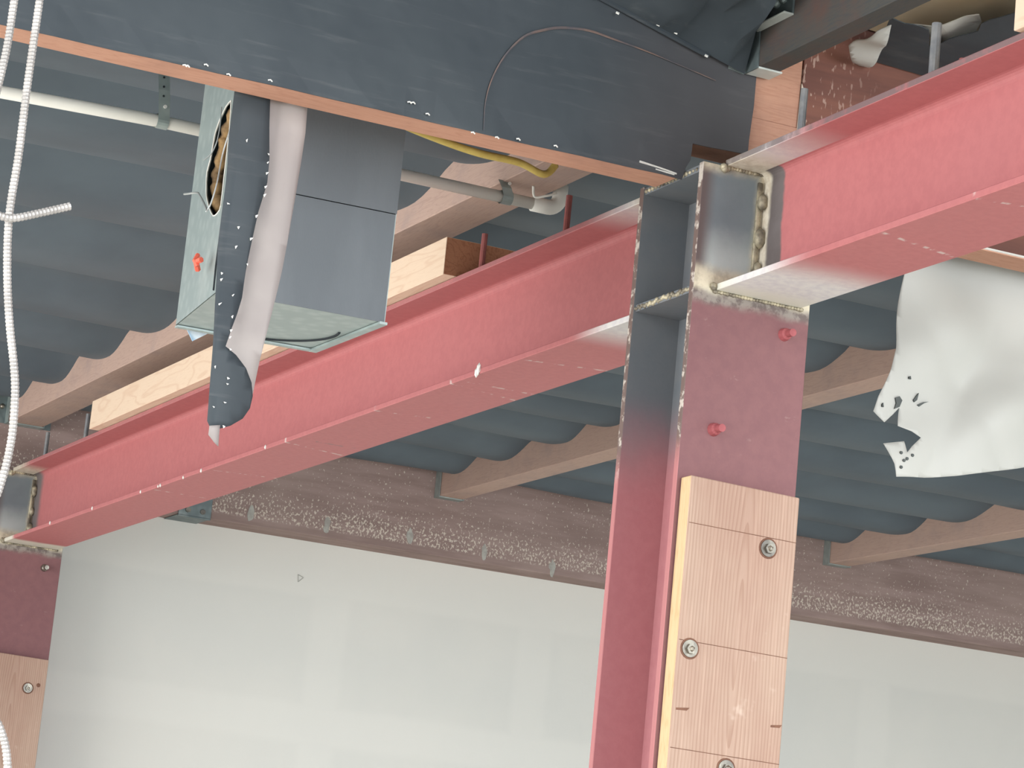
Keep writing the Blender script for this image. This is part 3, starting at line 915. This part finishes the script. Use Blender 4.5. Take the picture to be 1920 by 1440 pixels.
# torn insulation rim and dark inside
b = tube(smooth_path([(x + .002, lx(x) + .022, z) for x, z in hole[:10]], 6), .016, 8, radf=lambda i: .013 + .0025 * math.sin(i * .9) + random.uniform(-.001, .001))
obj('torn_insulation', b, 'insul', t, smooth=True, label='ragged brown insulation inside the hole')
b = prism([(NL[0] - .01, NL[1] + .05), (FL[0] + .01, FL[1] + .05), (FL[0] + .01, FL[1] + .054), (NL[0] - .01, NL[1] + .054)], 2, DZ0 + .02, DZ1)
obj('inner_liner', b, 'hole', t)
b = tube(smooth_path([(x, lx(x) - .001, z) for x, z in hole] + [(hole[0][0], lx(hole[0][0]) - .001, hole[0][1])], 2), .0013, 5)
obj('cut_rim', b, 'pvc', t)
for nm, pts, r in (('tie_wire', WIRE1, .0013), ('tie_wire', WIRE2, .0015), ('tie_wire', WIRE3, .0022)):
    obj(nm, tube(smooth_path([(x, -.895 - .004 * i, z) for i, (x, z) in enumerate(pts)], 5), r, 6), 'wire', t)
# seam line down the left side below the hole
obj('seam_tear', tube([(-.39, lx(-.39) - .001, 3.09), (-.395, lx(-.395) - .0015, 3.03), (-.40, lx(-.40) - .001, 2.99), (-.395, lx(-.395) - .001, 2.94)], .0022, 5), 'hole', t)
# bottom: pan with a round opening, rim and front lip
bm = bmesh.new()
N = 28; ccx, ccy, rad = -.545, -.72, .150
ring = []; outr = []
quad = [NR, FR, FL, NL]
def rayhit(cx_, cy_, dx, dy):
    best = None
    for i in range(4):
        a, b_ = quad[i], quad[(i + 1) % 4]
        ex_, ey = b_[0] - a[0], b_[1] - a[1]
        den = dx * ey - dy * ex_
        if abs(den) < 1e-9: continue
        s = ((a[0] - cx_) * ey - (a[1] - cy_) * ex_) / den
        u = ((a[0] - cx_) * dy - (a[1] - cy_) * dx) / den
        if s > 0 and -.001 <= u <= 1.001 and (best is None or s < best): best = s
    return cx_ + dx * best, cy_ + dy * best
angs = [2 * math.pi * k / N for k in range(N)] + [math.atan2(q[1] - ccy, q[0] - ccx) % (2 * math.pi) for q in quad]
angs.sort()
for a in angs:
    dx, dy = math.cos(a), math.sin(a)
    h = rayhit(ccx, ccy, dx, dy)
    rr = min(rad, .93 * math.hypot(h[0] - ccx, h[1] - ccy))
    ring.append(bm.verts.new((ccx + dx * rr, ccy + dy * rr, DZ0))); outr.append(bm.verts.new((h[0], h[1], DZ0)))
for i in range(len(ring)):
    j = (i + 1) % len(ring)
    bm.faces.new((ring[i], ring[j], outr[j], outr[i]))
bm.faces.new(ring)
obj('bottom_pan', bm, 'galv', t)
rp = [(ccx + rad * math.cos(a), min(ccy + rad * math.sin(a), -.555), DZ0 - .001) for a in [math.pi * (.42 + .55 * k / 20) for k in range(21)]]
obj('collar_ring', tube(rp, .0028, 6), 'hole', t, label='dark curved seam of the round collar')
b = prism([(NR[0] + .004, NR[1] + .004), (FR[0], FR[1] + .004), (FR[0], FR[1] - .012), (NR[0] + .004, NR[1] - .012)], 2, DZ0 - .006, DZ0 - .001)
b = prism([(FR[0] - .004, FR[1]), (FL[0] - .004, FL[1]), (FL[0] + .012, FL[1]), (FR[0] + .012, FR[1])], 2, DZ0 - .005, DZ0 - .0012, b)
obj('folded_lip', b, 'galv', t)
t = thing('wire_tag', 'small orange twist of tape on the duct box side', 'tape', (-.455, -.89, 3.0))
b = tube([(-.47, -.895, 2.992), (-.455, -.905, 3.004), (-.44, -.90, 3.006)], .006, 6)
tube([(-.465, -.90, 3.020), (-.455, -.908, 3.005), (-.452, -.902, 2.995)], .005, 6, b)
obj('twist', b, 'orange', t)
tag(obj('paper_scrap', prism([(-.815, 2.945), (-.765, 2.955), (-.745, 2.95), (-.795, 2.915)], 0, -.76, -.758), 'paper', loc=(-.76, -.8, 2.93)), 'small blue and white scrap under the rear corner of the duct box', 'paper')

# ------------------------------------------------------------------ hanging strip and white sheet behind the glulam
t = thing('hanging_strip', 'long torn strip of black sheet with grey backing hanging in front of the duct box', 'plastic sheet', (-.07, -.93, 3.23))
def fb(y, z):
    c = (y + .955)
    return -.062 - .9 * c * c * 4 + .004 * math.sin(z * 21)
obj('black_side', sheet(FLAP_BLACK, 0, fb, .02, .0012), 'black', t, smooth=True)
def fg(y, z):
    c = (y + .92)
    return -.085 + .035 * math.sin((y + 1.0) * 24 + z * 1.5) * .5 + .006 * math.sin(y * 60 - z * 9) + .004 * math.sin(y * 120 + z * 4) + .02 * max(0, (2.75 - z))
obj('grey_side', sheet(FLAP_GREY, 0, fg, .02, .0012), 'grey_back', t, smooth=True)
obj('grey_tip', sheet(FLAP_TIP, 0, lambda y, z: -.066 + .01 * math.sin(y * 50), .015, .0012), 'grey_back', t, smooth=True)
b = bmesh.new()
rnd = random.Random(3)
for k in range(26):
    z = 3.15 - k * .021 + rnd.uniform(-.008, .008)
    ed = [p for p in FLAP_BLACK if abs(p[1] - z) < .05]
    if not ed: continue
    y = min(p[0] for p in ed) + rnd.choice((.007, .03)) if z < 2.86 else rnd.choice((min(p[0] for p in ed) + .006, max(p[0] for p in ed) - .006, min(p[0] for p in ed) + .03))
    prism([(y, z), (y + rnd.uniform(.002, .006), z + rnd.uniform(-.002, .003)), (y + rnd.uniform(.001, .003), z - rnd.uniform(.002, .005))], 0, fb(y, z) + .001, fb(y, z) + .004, b)
obj('torn_nick', b, 'staple', t, kind='stuff')

def fw(y, z):
    d = (y - .42)
    s = y * .85 + z * .55
    return -.105 + .012 * math.sin(s * 21) + .030 * abs(math.sin((y * .8 + z * .6) * 9.5 + .4)) * min(1, (3.24 - z) * 5) + .012 * math.sin(y * 17 - z * 25) * min(1, (3.2 - z) * 4) + .05 * max(0, 3.0 - z) + .022 * abs(math.sin((y * 1.15 - z * .55) * 11 + .6)) * min(1, max(0, (3.2 - z)) * 4)
ws = thing('white_sheet', 'torn white plastic sheet hanging below the right steel beam', 'plastic sheet', (-.05, .6, 3.23))
obj('sheet_face', sheet(SHEET, 0, fw, .012, .0012), 'white_sheet', ws, smooth=True)
for q in SHEET_TEARS:
    cy = sum(p[0] for p in q) / len(q); cz = sum(p[1] for p in q) / len(q)
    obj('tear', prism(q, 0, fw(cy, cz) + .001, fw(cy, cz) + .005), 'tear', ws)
for y, z in ((.456, 2.80), (.470, 2.79), (.462, 2.785), (.455, 2.77), (.485, 2.80)):
    obj('nail_hole', disc(bmesh.new(), (fw(y, z) + .001, y, z), .0035, 0, .002, 6), 'tear', ws)

# ------------------------------------------------------------------ water pipe
PX, PZ, PR = -.865, 3.388, .0133
t = thing('water_pipe', 'white plastic water pipe crossing behind the duct box to an elbow', 'pipe', (PX, -.8, PZ))
obj('pipe_run', tube([(PX - .09, -1.75, PZ - .004), (PX, -.9, PZ), (PX, -.005, PZ)], PR, 16), 'pvc', t, smooth=True)
el = [(PX, -.02, PZ)] + [(PX, .018 + .028 * math.sin(a), PZ + .028 - .028 * math.cos(a)) for a in [math.pi / 2 * k / 8 for k in range(9)]] + [(PX, .046, PZ + .055)]
obj('elbow', tube(el, PR * 1.3, 16), 'pvc', t, smooth=True)
obj('riser', tube([(PX, .046, PZ + .03), (PX, .046, 3.6)], PR, 16), 'pvc', t, smooth=True)
def strap(y, top, label):
    t = thing('pipe_strap', label, 'strap', (PX, y, PZ), 'perforated metal pipe straps')
    pts = [(PX + .017 * math.cos(a), PZ + .017 * math.sin(a)) for a in [math.pi * (1.5 - 1.5 * k / 12) - math.pi * .5 for k in range(13)]]
    b = bmesh.new(); pr = None
    loop = [(PX + .0155 * math.cos(2 * math.pi * k / 16), PZ + .0155 * math.sin(2 * math.pi * k / 16)) for k in range(16)]
    for k in range(16):
        a, c = loop[k], loop[(k + 1) % 16]
        vs = [b.verts.new((p[0], y + d, p[1])) for p in (a, c) for d in (-.0125, .0125)]
        b.faces.new((vs[0], vs[1], vs[3], vs[2]))
    obj('strap_loop', b, 'galv', t, smooth=True)
    pts = [(PX + .0165, y, PZ), (PX + .018, y - .008, PZ + (top - PZ) * .5), (PX + .010, y - .014, top)]
    b = bmesh.new()
    for k in range(2):
        a, c = pts[k], pts[k + 1]
        vs = [b.verts.new((p[0], p[1] + d, p[2])) for p in (a, c) for d in (-.0125, .0125)]
        b.faces.new((vs[0], vs[1], vs[3], vs[2]))
    obj('strap_tail', b, 'galv', t)
    b = bmesh.new()
    disc(b, (PX + .018, y - .002, PZ + .028), .004, 0, .003, 8)
    obj('screw', b, 'staple', t)
    b = bmesh.new()
    for k in range(3): disc(b, (PX + .0185, y - .008 - .002 * k, PZ + .05 + .02 * k), .0025, 0, .001, 8)
    if top > 3.45: obj('punched_hole', b, 'hole', t)
    else: b.free()
strap(-.885, 3.515, 'long grey strap holding the white pipe left of the duct box')
strap(-.085, 3.423, 'short grey strap clamping the white pipe under the brown rafter')

tag(obj('yellow_cable', tube(smooth_path([(-.055, -.76, 3.262), (-.12, -.66, 3.263), (-.16, -.55, 3.260), (-.17, -.46, 3.254), (-.2, -.36, 3.263), (-.23, -.29, 3.260), (-.24, -.262, 3.287)], 6), .0075, 8), 'yellow', loc=(-.2, -.5, 3.27), smooth=True), 'yellow cable draped behind the brown lower edge of the glulam', 'cable')
tag(obj('string_scrap', tube(smooth_path([(-.79, -.055, 3.405), (-.80, -.045, 3.385), (-.79, -.025, 3.388), (-.785, .0, 3.398)], 5), .003, 6), 'pvc', loc=(-.79, -.05, 3.4), smooth=True), 'short white scrap of string under the brown rafter', 'string')

# ------------------------------------------------------------------ armoured cables
def conduit(pts, r, label, n=14):
    path = smooth_path(pts, n)
    # resample so that every corrugation gets four rings
    out = [path[0]]; pitch = .0021; acc = 0
    for a, c in zip(path[:-1], path[1:]):
        d = (c - a).length; s = pitch - acc
        while s < d:
            out.append(a.lerp(c, s / d)); s += pitch
        acc = d - (s - pitch)
    pr = (1.0, 1.0, .84)
    o = obj('armoured_cable', tube(out, r, 9, radf=lambda i: r * pr[i % 3]), 'conduit', loc=tuple(path[0]), smooth=False)
    return tag(o, label, 'cable', 'flexible armoured cables at the left edge')
CX = .30
conduit([(CX, -1.462, 3.60), (CX, -1.467, 3.40), (CX, -1.467, 3.195), (CX, -1.468, 3.048), (CX, -1.467, 2.93), (CX, -1.469, 2.831), (CX, -1.461, 2.744), (CX, -1.446, 2.658), (CX, -1.426, 2.574), (CX, -1.419, 2.523), (CX, -1.417, 2.462), (CX, -1.425, 2.391), (CX, -1.455, 2.25), (CX, -1.44, 2.10), (CX, -1.374, 2.012), (CX, -1.352, 1.945), (CX, -1.34, 1.85), (CX, -1.34, 1.7)], .0068, 'long ribbed metal cable hanging down the left edge, bowed near the red beam')
conduit([(CX - .03, -1.491, 3.619), (CX - .03, -1.496, 3.419), (CX - .03, -1.501, 3.209), (CX - .03, -1.502, 3.129), (CX - .03, -1.506, 3.069), (CX - .03, -1.521, 2.919), (CX - .03, -1.546, 2.619), (CX - .03, -1.556, 2.319)], .0068, 'second ribbed metal cable, leaving the picture at the top left corner')
conduit([(CX + .03, -1.60, 3.45), (CX + .03, -1.59, 3.1), (CX + .03, -1.565, 2.88), (CX + .03, -1.52, 2.825), (CX + .03, -1.488, 2.816), (CX + .03, -1.466, 2.818), (CX + .03, -1.432, 2.832), (CX + .03, -1.380, 2.855)], .0068, 'short ribbed metal cable with a free cut end curling up at left')
